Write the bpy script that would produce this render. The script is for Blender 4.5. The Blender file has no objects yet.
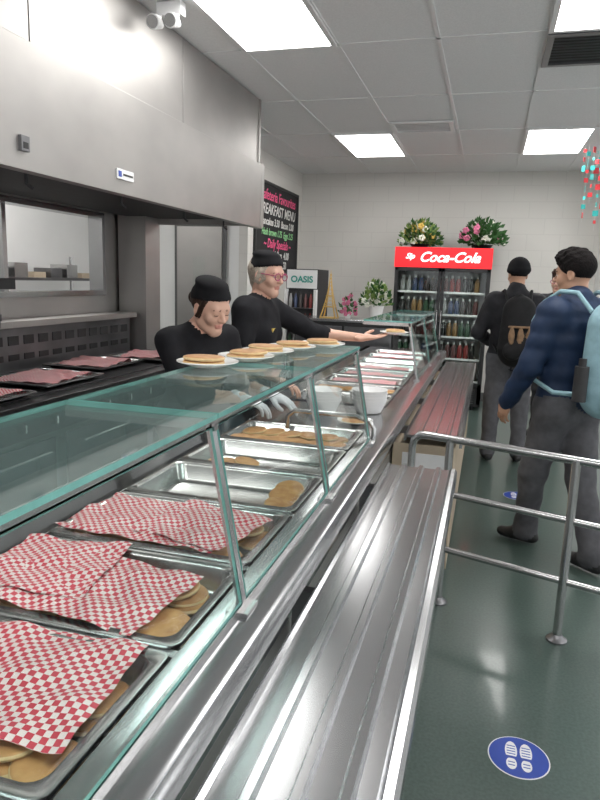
import bpy, bmesh, math, random
import numpy as np
from mathutils import Vector, Matrix
random.seed(7)
scene=bpy.context.scene
try:
    scene.view_settings.view_transform='Standard'
    scene.view_settings.look='None'
except Exception: pass

# ------------------------------------------------------------------ materials
def mat(name,col,rough=.5,metal=0.,noise=0.,nscale=20.,bump=0.,bscale=60.,stretch=None,emit=0.,coat=0.,spec=None,col2=None,detail=3):
    m=bpy.data.materials.new(name); m.use_nodes=True
    nt=m.node_tree; b=nt.nodes['Principled BSDF']
    b.inputs['Base Color'].default_value=(*col,1); b.inputs['Roughness'].default_value=rough
    b.inputs['Metallic'].default_value=metal
    if coat: b.inputs['Coat Weight'].default_value=coat; b.inputs['Coat Roughness'].default_value=.08
    if spec is not None: b.inputs['Specular IOR Level'].default_value=spec
    if emit:
        b.inputs['Emission Color'].default_value=(*col,1); b.inputs['Emission Strength'].default_value=emit
    tc=nt.nodes.new('ShaderNodeTexCoord'); mp=nt.nodes.new('ShaderNodeMapping')
    nt.links.new(tc.outputs['Object'],mp.inputs['Vector'])
    if stretch: mp.inputs['Scale'].default_value=stretch
    if noise or col2:
        n=nt.nodes.new('ShaderNodeTexNoise'); n.inputs['Scale'].default_value=nscale; n.inputs['Detail'].default_value=detail
        nt.links.new(mp.outputs['Vector'],n.inputs['Vector'])
        r=nt.nodes.new('ShaderNodeValToRGB')
        c2=col2 if col2 else tuple(max(0,c*(1-noise)) for c in col)
        r.color_ramp.elements[0].position=.35; r.color_ramp.elements[1].position=.65
        r.color_ramp.elements[0].color=(*c2,1); r.color_ramp.elements[1].color=(*col,1)
        nt.links.new(n.outputs['Fac'],r.inputs['Fac']); nt.links.new(r.outputs['Color'],b.inputs['Base Color'])
    if bump:
        n2=nt.nodes.new('ShaderNodeTexNoise'); n2.inputs['Scale'].default_value=bscale; n2.inputs['Detail'].default_value=4
        nt.links.new(mp.outputs['Vector'],n2.inputs['Vector'])
        bp=nt.nodes.new('ShaderNodeBump'); bp.inputs['Strength'].default_value=bump; bp.inputs['Distance'].default_value=.01
        nt.links.new(n2.outputs['Fac'],bp.inputs['Height']); nt.links.new(bp.outputs['Normal'],b.inputs['Normal'])
    return m
def glassmat(name,tint,milk=0.,rough=.02,milkcol=(.6,.8,.78),refl=1.):
    m=bpy.data.materials.new(name); m.use_nodes=True; nt=m.node_tree; nt.nodes.clear()
    o=nt.nodes.new('ShaderNodeOutputMaterial'); mx=nt.nodes.new('ShaderNodeMixShader')
    lw=nt.nodes.new('ShaderNodeLayerWeight'); lw.inputs['Blend'].default_value=.5
    pw=nt.nodes.new('ShaderNodeMath'); pw.operation='POWER'; pw.inputs[1].default_value=5
    ma=nt.nodes.new('ShaderNodeMath'); ma.operation='MULTIPLY_ADD'; ma.inputs[1].default_value=.9*refl; ma.inputs[2].default_value=.035*refl
    nt.links.new(lw.outputs['Facing'],pw.inputs[0]); nt.links.new(pw.outputs[0],ma.inputs[0])
    t=nt.nodes.new('ShaderNodeBsdfTransparent'); t.inputs['Color'].default_value=(*tint,1)
    g=nt.nodes.new('ShaderNodeBsdfGlossy'); g.inputs['Roughness'].default_value=rough
    nt.links.new(ma.outputs[0],mx.inputs[0]); nt.links.new(g.outputs[0],mx.inputs[2])
    if milk:
        d=nt.nodes.new('ShaderNodeBsdfDiffuse'); d.inputs['Color'].default_value=(*milkcol,1)
        m2=nt.nodes.new('ShaderNodeMixShader'); m2.inputs[0].default_value=milk
        nt.links.new(t.outputs[0],m2.inputs[1]); nt.links.new(d.outputs[0],m2.inputs[2]); nt.links.new(m2.outputs[0],mx.inputs[1])
    else: nt.links.new(t.outputs[0],mx.inputs[1])
    nt.links.new(mx.outputs[0],o.inputs[0]); return m

STEEL=mat('steel_brushed',(.48,.485,.495),.21,1,noise=.06,nscale=2.5,stretch=(1.5,.5,1.5))
STEEL2=mat('steel_hood',(.46,.445,.43),.5,1,noise=.12,nscale=2,stretch=(1,1,1.5),bump=.04,bscale=5)
STEELD=mat('steel_dark',(.24,.24,.25),.35,1,noise=.2,nscale=5)
PAN=mat('steel_pan',(.56,.56,.555),.26,1,noise=.10,nscale=9)
CHROME=mat('tube_steel',(.52,.52,.52),.26,1,noise=.05)
BLACK=mat('black_metal',(.02,.02,.022),.45,noise=.3)
DARKIN=mat('dark_interior',(.03,.03,.032),.6,noise=.3)
WALL=mat('wall_paint',(.66,.645,.615),.6,noise=.04,nscale=3,bump=.05,bscale=90)
WHITEW=mat('wall_white',(.80,.80,.79),.55,noise=.03,nscale=3)
TRIM=mat('trim_dark',(.12,.12,.12),.5,noise=.1)
TBAR=mat('ceiling_tbar',(.80,.80,.80),.5,noise=.03)
PANEL=mat('light_panel',(1,.985,.96),.5,emit=14.5,noise=.01)
WHITE=mat('white_plastic',(.8,.8,.8),.35,noise=.03)
CHINA=mat('white_china',(.86,.86,.84),.15,noise=.02)
GLASS=glassmat('glass_clear',(.95,.98,.97),refl=.7)
GLASST=glassmat('glass_shelf',(.84,.93,.915),milk=.07,refl=.8)
ADDGL=glassmat('window_glass',(1,1,1),refl=.3)  # glass for the unseen windows added to let fill light in
GEDGE=mat('glass_edge',(.17,.42,.38),.12,noise=.25,nscale=12)
PCK=mat('pancake_top',(.60,.33,.13),.6,col2=(.45,.21,.07),nscale=28,bump=.1)
PCKS=mat('pancake_side',(.72,.52,.27),.7,noise=.15,nscale=50)
RED=mat('sign_red',(.72,.012,.018),.35,emit=.9,noise=.02)
LETTER=mat('sign_letter',(.95,.95,.95),.4,emit=.8,noise=.01)
BLUE=mat('sticker_blue',(.02,.06,.36),.35,noise=.05)
STW=mat('sticker_white',(.8,.8,.82),.4,noise=.03)
GOLD=mat('gold_paint',(.75,.5,.15),.35,.7,noise=.1)
CREAM=mat('cream_panel',(.55,.45,.33),.5,noise=.1,nscale=8)
BOARD=mat('chalkboard',(.018,.018,.02),.75,noise=.4,nscale=8)
CHPINK=mat('chalk_pink',(.90,.12,.28),.8,noise=.1)
CHWHITE=mat('chalk_white',(.75,.75,.72),.8,noise=.1)
CHGRN=mat('chalk_green',(.30,.65,.30),.8,noise=.1)
LEAF=mat('leaf_green',(.05,.16,.04),.6,noise=.4)
LEAF2=mat('leaf_light',(.25,.38,.10),.6,noise=.3)
FPINK=mat('petal_pink',(.75,.2,.35),.6,noise=.2)
FWHITE=mat('petal_white',(.85,.85,.75),.6,noise=.1)
FYEL=mat('petal_gold',(.75,.5,.1),.5,noise=.2)
FOILR=mat('foil_red',(.7,.05,.06),.35,.3,noise=.1); FOILT=mat('foil_teal',(.05,.5,.48),.35,.3,noise=.1)
FLOOR=mat('floor_epoxy',(.078,.112,.098),.28,col2=(.055,.082,.072),nscale=90,bump=.05,bscale=35,detail=6,coat=.2)
CEIL=mat('ceiling_tile',(.83,.83,.83),.85,noise=.08,nscale=120,bump=.15,bscale=160)
def blockwall():
    m=mat('block_wall',(.66,.645,.61),.6,bump=0)
    nt=m.node_tree; b=nt.nodes['Principled BSDF']
    tc=nt.nodes.new('ShaderNodeTexCoord'); sep=nt.nodes.new('ShaderNodeSeparateXYZ'); cmb=nt.nodes.new('ShaderNodeCombineXYZ')
    nt.links.new(tc.outputs['Object'],sep.inputs[0])
    ad=nt.nodes.new('ShaderNodeMath'); ad.operation='ADD'
    nt.links.new(sep.outputs['X'],ad.inputs[0]); nt.links.new(sep.outputs['Y'],ad.inputs[1])
    nt.links.new(ad.outputs[0],cmb.inputs['X']); nt.links.new(sep.outputs['Z'],cmb.inputs['Y'])
    br=nt.nodes.new('ShaderNodeTexBrick'); br.inputs['Scale'].default_value=1; br.inputs['Brick Width'].default_value=.4
    br.inputs['Row Height'].default_value=.2; br.inputs['Mortar Size'].default_value=.005
    br.inputs['Color1'].default_value=(.66,.645,.61,1); br.inputs['Color2'].default_value=(.65,.635,.60,1); br.inputs['Mortar'].default_value=(.61,.595,.565,1)
    nt.links.new(cmb.outputs[0],br.inputs['Vector']); nt.links.new(br.outputs['Color'],b.inputs['Base Color'])
    return m
BLOCK=blockwall()
def checkmat():
    m=bpy.data.materials.new('checkered_paper'); m.use_nodes=True; nt=m.node_tree; b=nt.nodes['Principled BSDF']
    uv=nt.nodes.new('ShaderNodeUVMap'); ck=nt.nodes.new('ShaderNodeTexChecker'); ck.inputs['Scale'].default_value=1
    mp=nt.nodes.new('ShaderNodeMapping'); mp.inputs['Scale'].default_value=(90,90,90); mp.inputs['Location'].default_value=(.1,.1,.5)
    nt.links.new(uv.outputs[0],mp.inputs[0]); nt.links.new(mp.outputs[0],ck.inputs['Vector'])
    ck.inputs['Color1'].default_value=(.60,.05,.08,1); ck.inputs['Color2'].default_value=(.78,.66,.65,1)
    nt.links.new(ck.outputs['Color'],b.inputs['Base Color']); b.inputs['Roughness'].default_value=.5
    return m
CHECK=checkmat()

# ------------------------------------------------------------------ mesh builder
class B:
    def __init__(s,name): s.name=name; s.bm=bmesh.new(); s.mats=[]
    def mi(s,m):
        if m not in s.mats: s.mats.append(m)
        return s.mats.index(m)
    def poly(s,pts,m):
        vs=[s.bm.verts.new(p) for p in pts]; f=s.bm.faces.new(vs); f.material_index=s.mi(m); return f
    def box(s,x0,x1,y0,y1,z0,z1,m,M=None):
        c=[(x,y,z) for z in (z0,z1) for y in (y0,y1) for x in (x0,x1)]
        vs=[s.bm.verts.new((M@Vector(p)) if M else p) for p in c]
        for q in [(0,2,3,1),(4,5,7,6),(0,1,5,4),(2,6,7,3),(0,4,6,2),(1,3,7,5)]:
            f=s.bm.faces.new([vs[i] for i in q]); f.material_index=s.mi(m)
    def beam(s,p0,p1,w,h,m,up=Vector((0,0,1))):
        p0=Vector(p0);p1=Vector(p1);d=(p1-p0);L=d.length;d.normalize()
        x=d.cross(up)
        if x.length<1e-4: x=d.cross(Vector((0,1,0)))
        x.normalize(); z=x.cross(d)
        M=Matrix((x,d,z)).transposed().to_4x4(); M.translation=p0
        s.box(-w/2,w/2,0,L,-h/2,h/2,m,M)
    def loops(s,loops,m,close=True,cap0=False,cap1=False):
        mi=s.mi(m) if not isinstance(m,list) else None
        L=[[s.bm.verts.new(p) for p in lp] for lp in loops]
        n=len(L[0])
        for i in range(len(L)-1):
            for j in range(n if close else n-1):
                k=(j+1)%n
                f=s.bm.faces.new((L[i][j],L[i][k],L[i+1][k],L[i+1][j])); f.material_index=mi if mi is not None else s.mi(m[i])
        if cap0: f=s.bm.faces.new(L[0][::-1]); f.material_index=s.mi(m if mi is not None else m[0])
        if cap1: f=s.bm.faces.new(L[-1]); f.material_index=s.mi(m if mi is not None else m[-1])
    def cyl(s,p0,p1,r0,r1,m,seg=16):
        s.tube([p0,p1],[r0,r1],m,seg)
    def tube(s,pts,r,m,seg=12):
        pts=[Vector(p) for p in pts]; n=len(pts)
        if not isinstance(r,(list,tuple)): r=[r]*n
        lp=[]; prev=None
        for i in range(n):
            d=(pts[min(i+1,n-1)]-pts[max(i-1,0)]).normalized()
            if prev is None:
                a=Vector((0,0,1)) if abs(d.z)<.9 else Vector((1,0,0)); u=d.cross(a).normalized()
            else:
                u=(prev-d*prev.dot(d)).normalized()
            prev=u; v=d.cross(u)
            lp.append([pts[i]+(u*math.cos(t)+v*math.sin(t))*r[i] for t in [2*math.pi*k/seg for k in range(seg)]])
        s.loops(lp,m,True,True,True)
    def lathe(s,prof,c,m,seg=24,M=None,cap=True):
        lp=[]
        for r,z in prof:
            ring=[]
            for k in range(seg):
                t=2*math.pi*k/seg; p=Vector((r*math.cos(t),r*math.sin(t),z))
                if M: p=M@p
                ring.append(p+Vector(c))
            lp.append(ring)
        s.loops(lp,m,True,cap,cap)
    def ball(s,c,r,m,seg=12,M=None):
        if not isinstance(r,(tuple,list)): r=(r,r,r)
        lp=[]
        for i in range(1,8):
            a=math.pi*i/8-math.pi/2
            lp.append([Vector(((math.cos(a)*math.cos(t))*r[0],math.cos(a)*math.sin(t)*r[1],math.sin(a)*r[2])) for t in [2*math.pi*k/seg for k in range(seg)]])
        lp=[[((M@p) if M else p)+Vector(c) for p in l] for l in lp]
        s.loops(lp,m,True,True,True)
    def extY(s,prof,y0,y1,m,cap=True):
        s.loops([[(x,y0,z) for x,z in prof],[(x,y1,z) for x,z in prof]],m,True,cap,cap)
    def done(s,parent=None,bevel=0,smooth=35,mtx=None):
        bmesh.ops.recalc_face_normals(s.bm,faces=s.bm.faces)
        me=bpy.data.meshes.new(s.name); s.bm.to_mesh(me); s.bm.free()
        for m in s.mats: me.materials.append(m)
        o=bpy.data.objects.new(s.name,me); scene.collection.objects.link(o)
        if smooth:
            me.polygons.foreach_set('use_smooth',[True]*len(me.polygons))
            try: me.set_sharp_from_angle(angle=math.radians(smooth))
            except Exception: pass
        if bevel:
            b=o.modifiers.new('bevel','BEVEL'); b.width=bevel; b.segments=2; b.limit_method='ANGLE'; b.angle_limit=math.radians(40)
        if parent: o.parent=parent
        if mtx is not None: o.matrix_local=mtx
        return o
def empty(name,M=None):
    e=bpy.data.objects.new(name,None); scene.collection.objects.link(e); e.empty_display_size=.1
    if M is not None: e.matrix_world=M
    return e
def text(parent,name,body,size,M,m,ext=.0015,shear=0,bold=0):
    c=bpy.data.curves.new(name,'FONT'); c.body=body; c.size=size; c.extrude=ext; c.shear=shear; c.align_x='CENTER'; c.align_y='CENTER'; c.offset=bold
    o=bpy.data.objects.new(name,c); scene.collection.objects.link(o); c.materials.append(m); o.parent=parent; o.matrix_local=M; return o
def rrect(cx,cy,hx,hy,r,z,n=5):
    out=[]
    for sx,sy,a0 in ((1,1,0),(-1,1,90),(-1,-1,180),(1,-1,270)):
        for i in range(n+1):
            a=math.radians(a0+90*i/n); out.append((cx+sx*(hx-r)+r*math.cos(a),cy+sy*(hy-r)+r*math.sin(a),z))
    return out

# ------------------------------------------------------------------ room
CZ=2.97
def simple(name,boxes,bevel=0):
    b=B(name)
    for bx in boxes: b.box(*bx)
    return b.done(bevel=bevel)
simple('floor',[(-4.7,3.6,-3.1,9.1,-.1,0,FLOOR)])
simple('ceiling',[(-4.7,3.6,-3.1,9.1,CZ,CZ+.1,CEIL)])
simple('wall_back',[(-2.7,3.6,9.0,9.1,0,CZ,BLOCK)])
simple('wall_left',[(-2.7,-2.6,6.9,9.0,0,CZ,BLOCK)])
simple('wall_kitchen_end',[(-4.6,-2.7,6.9,7.0,0,CZ,WHITEW)])
simple('wall_kitchen_outer',[(-4.7,-4.6,-3.1,7.0,0,CZ,WHITEW)])
wr=[(3.5,3.6,-3,9.0,0,.5,WALL),(3.5,3.6,-3,9.0,2.6,CZ,WALL)]; wg=[]
for k in range(6):
    y=-3+k*2.36; wr.append((3.5,3.6,y,y+.2,.5,2.6,WALL))
    if k<5: wg.append((y+.2,y+2.36))
simple('wall_right',wr)
for i,(a,c) in enumerate(wg): simple('window_%d'%(2+i),[(3.53,3.57,a,a+.04,.5,2.6,STEELD),(3.53,3.57,c-.04,c,.5,2.6,STEELD),(3.53,3.57,a,c,.5,.54,STEELD),(3.53,3.57,a,c,2.56,2.6,STEELD),(3.545,3.555,a+.04,c-.04,.54,2.56,ADDGL)])  # added, unseen windows: admit world light to lift ceiling and walls
wf=[(-4.6,3.5,-3.1,-3.0,0,.5,WALL),(-4.6,3.5,-3.1,-3.0,2.6,CZ,WALL),(-4.6,-2.4,-3.1,-3.0,.5,2.6,WALL)]
for k in range(4):
    x=-2.4+k*1.9; wf.append((x,x+.2,-3.1,-3.0,.5,2.6,WALL))
simple('wall_front',wf)
for k in range(3):
    x=-2.2+k*1.9; simple('window_%d'%(7+k),[(x,x+.04,-3.07,-3.03,.5,2.6,STEELD),(x+1.66,x+1.7,-3.07,-3.03,.5,2.6,STEELD),(x,x+1.7,-3.07,-3.03,.5,.54,STEELD),(x+.04,x+1.66,-3.055,-3.045,.54,2.6,ADDGL)])  # windows behind the camera, added so world light fills the room
simple('wall_grill',[(-3.2,-3.1,-3,5.3,0,1.36,STEEL2),(-3.2,-3.1,-3,5.3,2.02,CZ,STEEL2),(-3.2,-3.1,-3,2.6,1.36,2.02,STEEL2),(-3.2,-3.1,4.85,5.3,1.36,2.02,STEEL2)])
simple('window_1',[(-3.21,-3.08,2.6,4.85,1.36,1.40,STEEL),(-3.21,-3.08,2.6,4.85,1.98,2.02,STEEL),(-3.21,-3.08,2.6,2.64,1.4,1.98,STEEL),(-3.21,-3.08,4.81,4.85,1.4,1.98,STEEL),(-3.18,-3.12,3.7,3.74,1.4,1.98,STEEL)])
simple('column_steel',[(-3.08,-2.82,5.05,5.3,0,CZ,STEEL2),(-3.10,-2.80,5.03,5.32,0,.12,STEELD)])
simple('column_right',[(1.26,1.6,8.5,8.99,0,CZ,WHITEW)])
d=B('door_1'); d.box(-3.46,-2.84,6.855,6.885,0,2.12,TRIM); d.box(-3.42,-2.88,6.835,6.87,.02,2.08,STEEL2); d.box(-3.22,-3.08,6.828,6.84,1.3,1.75,GLASS); d.cyl((-2.95,6.84,1.0),(-2.95,6.78,1.0),.02,.02,CHROME); d.done()
simple('baseboard_back',[(-2.6,3.5,8.985,9.0,0,.12,TRIM)])
simple('baseboard_left',[(-2.6,-2.585,6.9,8.985,0,.12,TRIM)])
g=B('trim_ceiling_grid')
for i in range(-7,6):
    x=.2+.61*i
    if -4.6<x<3.5: g.box(x-.012,x+.012,-3,9,CZ-.006,CZ+.001,TBAR)
for j in range(-5,5):
    y=4.2+1.2*j
    if -3<y<9: g.box(-4.6,3.5,y-.012,y+.012,CZ-.006,CZ+.001,TBAR)
g.done()
for (x,y) in [(-1.63,3.0),(.2,3.0),(-1.63,6.6),(.2,6.6),(-1.63,-.6),(.2,-.6),(2.03,3.0),(2.03,6.6),(2.03,-.6),(-4.07,4.2),(-4.07,1.0)]:  # last two are unseen panels added to brighten the kitchen behind the grill
    l=B('ceiling_light'); l.box(x+.03,x+.58,y+.03,y+1.17,CZ-.012,CZ-.004,PANEL)
    for bx in ((x,x+.03,y,y+1.2),(x+.58,x+.61,y,y+1.2),(x+.03,x+.58,y,y+.03),(x+.03,x+.58,y+1.17,y+1.2)): l.box(*bx,CZ-.018,CZ-.002,WHITE)
    l.done()
def vent(x,y,w,d,m):
    v=B('ceiling_vent')
    for bx in ((x,x+.04,y,y+d),(x+w-.04,x+w,y,y+d),(x+.04,x+w-.04,y,y+.04),(x+.04,x+w-.04,y+d-.04,y+d)): v.box(*bx,CZ-.02,CZ-.003,m)
    v.box(x+.04,x+w-.04,y+.04,y+d-.04,CZ-.006,CZ-.003,DARKIN)
    n=int((d-.08)/.05)
    for i in range(n):
        yy=y+.06+i*.05; v.beam((x+.04,yy,CZ-.012),(x+w-.04,yy,CZ-.012),.014,.003,m,up=Vector((0,.3,1)))
    v.done()
vent(-1.02+.02,6.2,.57,.4,WHITE); vent(.2,4.22,.61,.58,STEELD)
e=B('emergency_light'); e.box(-1.82,-1.68,3.40,3.46,CZ-.07,CZ-.005,WHITE)
for sx in (-1,1):
    c=Vector((-1.75+.05*sx,3.36,CZ-.12)); e.cyl((c.x,3.42,CZ-.06),(c.x,3.38,CZ-.11),.01,.01,WHITE)
    e.tube([c+Vector((0,.05,.0)),c+Vector((0,.0,.0)),c+Vector((0,-.04,-.01))],[.018,.036,.038],WHITE,18); e.cyl(c+Vector((0,-.04,-.01)),c+Vector((0,-.046,-.012)),.032,.032,CHROME)
e.done()
fd=B('hanging_foil_decoration')
for i in range(9):
    x=.80+.04*i; y=7.3+.05*math.sin(i*2.1); n=3+(i*5)%7
    fd.cyl((x,y,CZ-.001),(x,y,CZ-.08-.085*n),.0012,.0012,WHITE,5)
    for k in range(n):
        s_=.016+.006*((i+k)%3); M=Matrix.Translation((x,y,CZ-.08-.085*k-.02*(i%2)))@Matrix.Rotation(.5*i+k,4,'Z')
        fd.box(-s_,s_,-.0015,.0015,-s_,s_,FOILR if (i*3+k)%5<2 else FOILT,M)
fd.done(smooth=0)

# ------------------------------------------------------------------ hood
h=B('exhaust_hood')
ys=[-.38,1.06,2.48,3.9,5.3]
for a,b_ in zip(ys[:-1],ys[1:]): h.box(-1.94,-1.91,a+.004,b_-.004,2.46,CZ-.01,STEEL2)
h.box(-1.95,-1.94,-.38,5.3,2.46,CZ-.01,STEELD)
h.extY([(-1.86,2.45),(-1.90,2.47),(-1.98,2.47),(-1.98,2.44),(-1.90,2.43),(-1.895,1.99),(-1.93,1.99),(-1.93,1.95),(-1.87,1.95),(-1.868,1.98)],-.38,5.3,STEEL2)
h.box(-3.08,-1.9,5.27,5.3,1.97,CZ-.01,STEEL2); h.box(-3.08,-1.9,-.38,-.35,1.97,CZ-.01,STEEL2)
h.box(-3.08,-1.95,-.35,5.27,2.6,2.62,DARKIN)
for i in range(9):
    y=-.3+.62*i
    M=Matrix.Translation((-2.9,y,2.1))@Matrix.Rotation(math.radians(-35),4,'Y')
    h.box(0,.7,0,.58,0,.03,STEELD,M)
    for k in range(8): h.box(.03,.67,.04+k*.067,.07+k*.067,-.012,0,DARKIN,M)
h.box(-3.0,-1.93,-.35,5.27,2.02,2.05,DARKIN)
h.box(-1.868,-1.858,3.05,3.21,2.02,2.07,WHITE); h.box(-1.858,-1.856,3.06,3.09,2.03,2.06,BLUE); h.box(-1.858,-1.856,3.105,3.2,2.04,2.05,BLACK)
h.box(-1.868,-1.85,2.33,2.38,2.02,2.08,STEELD); h.box(-1.868,-1.848,2.34,2.37,2.03,2.055,BLACK); h.box(-1.90,-1.86,5.24,5.30,1.96,2.46,STEEL2)
for y in (2.1,2.6,3.4,4.2,4.9): h.tube([(-2.05,y,2.02),(-2.05,y,1.93),(-2.03,y+.02,1.91)],.008,BLACK,6)
h.done(bevel=.003)

# ------------------------------------------------------------------ grill line
gr=B('griddle_range')
gr.box(-3.05,-2.22,1.0,5.0,.12,.84,STEELD); gr.box(-2.22,-2.19,1.0,5.0,.70,.84,BLACK)
gr.box(-3.05,-2.15,1.0,5.0,.84,.89,STEELD); gr.box(-2.9,-2.25,1.05,4.95,.89,.90,BLACK)
gr.box(-3.06,-2.95,1.0,5.0,.89,1.2,STEELD); gr.box(-3.06,-2.88,1.0,5.0,1.18,1.22,STEEL2)
for i in range(26):
    y=1.1+i*.15; gr.box(-2.955,-2.945,y,y+.10,.96,1.0,BLACK); gr.box(-2.955,-2.945,y,y+.10,1.06,1.12,DARKIN)
for i in range(16):
    y=1.15+i*.25; gr.cyl((-2.19,y,.77),(-2.15,y,.77),.028,.024,BLACK,14); gr.box(-2.15,-2.145,y-.004,y+.004,.75,.79,WHITE)
for y in (1.1,2.3,3.6,4.9):
    for x in (-2.95,-2.3): gr.cyl((x,y,0),(x,y,.12),.03,.03,STEELD)
for y in (1.0,2.0,3.0,4.0): 
    gr.box(-2.215,-2.205,y+.05,y+.95,.16,.66,BLACK); gr.tube([(-2.2,y+.15,.60),(-2.16,y+.15,.60),(-2.16,y+.85,.60),(-2.2,y+.85,.60)],.01,CHROME,8)
gr.done(bevel=.004)
sm=B('salamander_broiler')
sm.box(-3.07,-2.5,1.6,3.05,1.44,1.50,BLACK); sm.box(-3.07,-2.6,1.6,3.05,1.26,1.30,STEELD)
sm.box(-3.07,-3.02,1.6,3.05,1.30,1.44,BLACK)
for y in (1.62,3.0): sm.box(-3.07,-2.6,y,y+.04,1.22,1.44,STEELD)
for i in range(16): sm.cyl((-3.0,1.75+i*.08,1.34),(-2.58,1.75+i*.08,1.34),.006,.006,CHROME,6)
sm.done(bevel=.003)

def paper(cx,cy,z,w,d,rot,amp=.006,name='checkered_paper_liner',seed=0):
    nx,ny=36,26; bm=bmesh.new(); uvl=bm.loops.layers.uv.new('UVMap'); V=[];
    for j in range(ny+1):
        for i in range(nx+1):
            u=i/nx-.5; v=j/ny-.5; x=u*w; y=v*d
            zz=amp*(math.sin(x*31+seed)*math.cos(y*37+seed*2)+.5*math.sin(x*63+y*40+seed)+.35*math.sin(y*90-x*20+seed*3))
            V.append(bm.verts.new((x,y,zz)))
    for j in range(ny):
        for i in range(nx):
            q=[j*(nx+1)+i,j*(nx+1)+i+1,(j+1)*(nx+1)+i+1,(j+1)*(nx+1)+i]
            f=bm.faces.new([V[k] for k in q]); f.smooth=True
            for l,k in zip(f.loops,q): l[uvl].uv=(V[k].co.x,V[k].co.y)
    me=bpy.data.meshes.new(name); bm.to_mesh(me); bm.free(); me.materials.append(CHECK)
    o=bpy.data.objects.new(name,me); scene.collection.objects.link(o)
    o.matrix_world=Matrix.Translation((cx,cy,z))@Matrix.Rotation(math.radians(rot),4,'Z'); return o
def add_pancake(b,x,y,z,r=.055,tx=0,ty=0,t=.011):
    M=Matrix.Rotation(tx,3,'X')@Matrix.Rotation(ty,3,'Y')
    b.lathe([(r*.55,0),(r*.95,.001),(r,t*.5),(r*.96,t*.85),(r*.88,t),(r*.5,t*1.08)],(x,y,z),[PCKS,PCKS,PCKS,PCK,PCK],22,M)
def pancakes(lst):
    b=B('pancakes')
    for p in lst: add_pancake(b,*p)
    return b.done(smooth=50)
def pan(x0,x1,y0,y1,z=.91,dep=.06,name='food_pan'):
    b=B(name); cx,cy=(x0+x1)/2,(y0+y1)/2; hx,hy=(x1-x0)/2,(y1-y0)/2
    b.loops([rrect(cx,cy,hx,hy,.02,z-.008),rrect(cx,cy,hx,hy,.02,z),rrect(cx,cy,hx-.018,hy-.018,.03,z+.001),rrect(cx,cy,hx-.022,hy-.022,.03,z-.006),rrect(cx,cy,hx-.032,hy-.032,.03,z-dep+.01),rrect(cx,cy,hx-.042,hy-.042,.025,z-dep)],PAN,True,False,True)
    o=b.done(smooth=60); md=o.modifiers.new('s','SOLIDIFY'); md.thickness=.0012; md.offset=0; return o

for k,(x,y) in enumerate([(-2.45,1.9),(-2.45,2.55),(-2.5,3.25),(-2.62,3.95),(-2.5,4.55)]):
    pan(x-.22,x+.24,y-.28,y+.28,.93,.025,'sheet_tray'); paper(x,y,.935,.38,.48,4*k,.005,seed=k)
pan(-2.95,-2.62,2.1,2.9,1.535,.03,'sheet_tray'); pancakes([(-2.8,2.2+.11*i,1.515,.05,.1,.1) for i in range(6)])

# ------------------------------------------------------------------ serving counter
sc=B('serving_counter')
sc.box(-1.10,-.42,-.6,6.5,.10,.70,STEEL2); sc.box(-1.06,-.46,-.6,6.5,0,.10,BLACK)
sc.box(-1.14,-1.10,-.6,6.5,.10,.905,STEEL2)
sc.box(-1.14,-1.012,-.6,6.5,.885,.905,STEEL)
sc.extY([(-.47,.905),(-.372,.905),(-.36,.899),(-.355,.885),(-.355,.845),(-.362,.845),(-.365,.88),(-.375,.887),(-.47,.887)],-.6,6.5,STEEL)
sc.box(-.43,-.42,-.6,6.5,.70,.887,STEEL)
def yp(i): return .58+.36*i
for i in range(-3,7):
    y=yp(i); sc.box(-1.012,-.47,y-.018,y+.003,.88,.904,STEEL)
sc.box(-1.012,-.47,-.6,-.52,.88,.904,STEEL)
sc.box(-1.012,-.47,2.743,3.30,.885,.904,STEEL)
for i in range(9):
    y=3.3+.36*i; sc.box(-1.012,-.47,y-.003,y+.02,.88,.904,STEEL)
sc.box(-1.012,-.47,6.18,6.5,.885,.904,STEEL)
sc.done(bevel=.0015)
for i in range(-3,6): pan(-1.008,-.474,yp(i)+.002,yp(i+1)-.017)
for i in range(8): pan(-1.008,-.474,3.322+.36*i,3.655+.36*i)
def fill(y0,n=3,z=.862,layers=3,x0=-.95,x1=-.53):
    L=[]
    for l in range(layers):
        for j in range(2):
            x=x0+random.uniform(0,.03)
            while x<x1:
                L.append((x,y0+.10+j*.13+random.uniform(-.015,.015),z+l*.0125+random.uniform(0,.003),.052+random.uniform(-.004,.004),random.uniform(-.08,.08),random.uniform(-.12,.12)))
                x+=.075+random.uniform(-.01,.02)
    return L
for i in (-3,-2,-1,0,1,2): pancakes(fill(yp(i),z=.858))
paper(-.775,yp(0)+.195,.915,.53,.27,4,.005,seed=1)
paper(-.77,yp(1)+.155,.915,.44,.26,-6,.005,seed=5)
paper(-.87,yp(1)+.20,.920,.26,.26,8,.005,seed=2)
paper(-.79,yp(2)+.165,.914,.44,.27,-3,.005,seed=3); paper(-.66,yp(2)+.17,.920,.27,.25,-12,.005,seed=9)
paper(-.75,yp(-1)+.17,.915,.46,.28,3,.005,seed=4); paper(-.75,yp(-2)+.17,.915,.46,.28,-3,.005,seed=6)
pancakes([(-.56,yp(3)+.14,.866,.048,.1,.15),(-.565,yp(3)+.20,.876,.048,.25,.1),(-.56,yp(3)+.24,.885,.048,.3,0)])
pancakes([(-.90,yp(4)+.12,.866,.048,.1,.2),(-.86,yp(4)+.15,.866,.048,-.1,.25),(-.81,yp(4)+.16,.872,.048,0,.2)])
pancakes(fill(yp(5),layers=2,z=.872))
for i in range(8):
    y=3.322+.36*i
    if i in (1,): pancakes(fill(y,layers=2,z=.87))
    elif i in (2,3,4,6,7): pancakes(fill(y,layers=1,z=.868)); paper(-.75,y+.16,.893,.42,.25,random.uniform(-4,4),.004,seed=i)
bc=B('food_containers')
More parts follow.
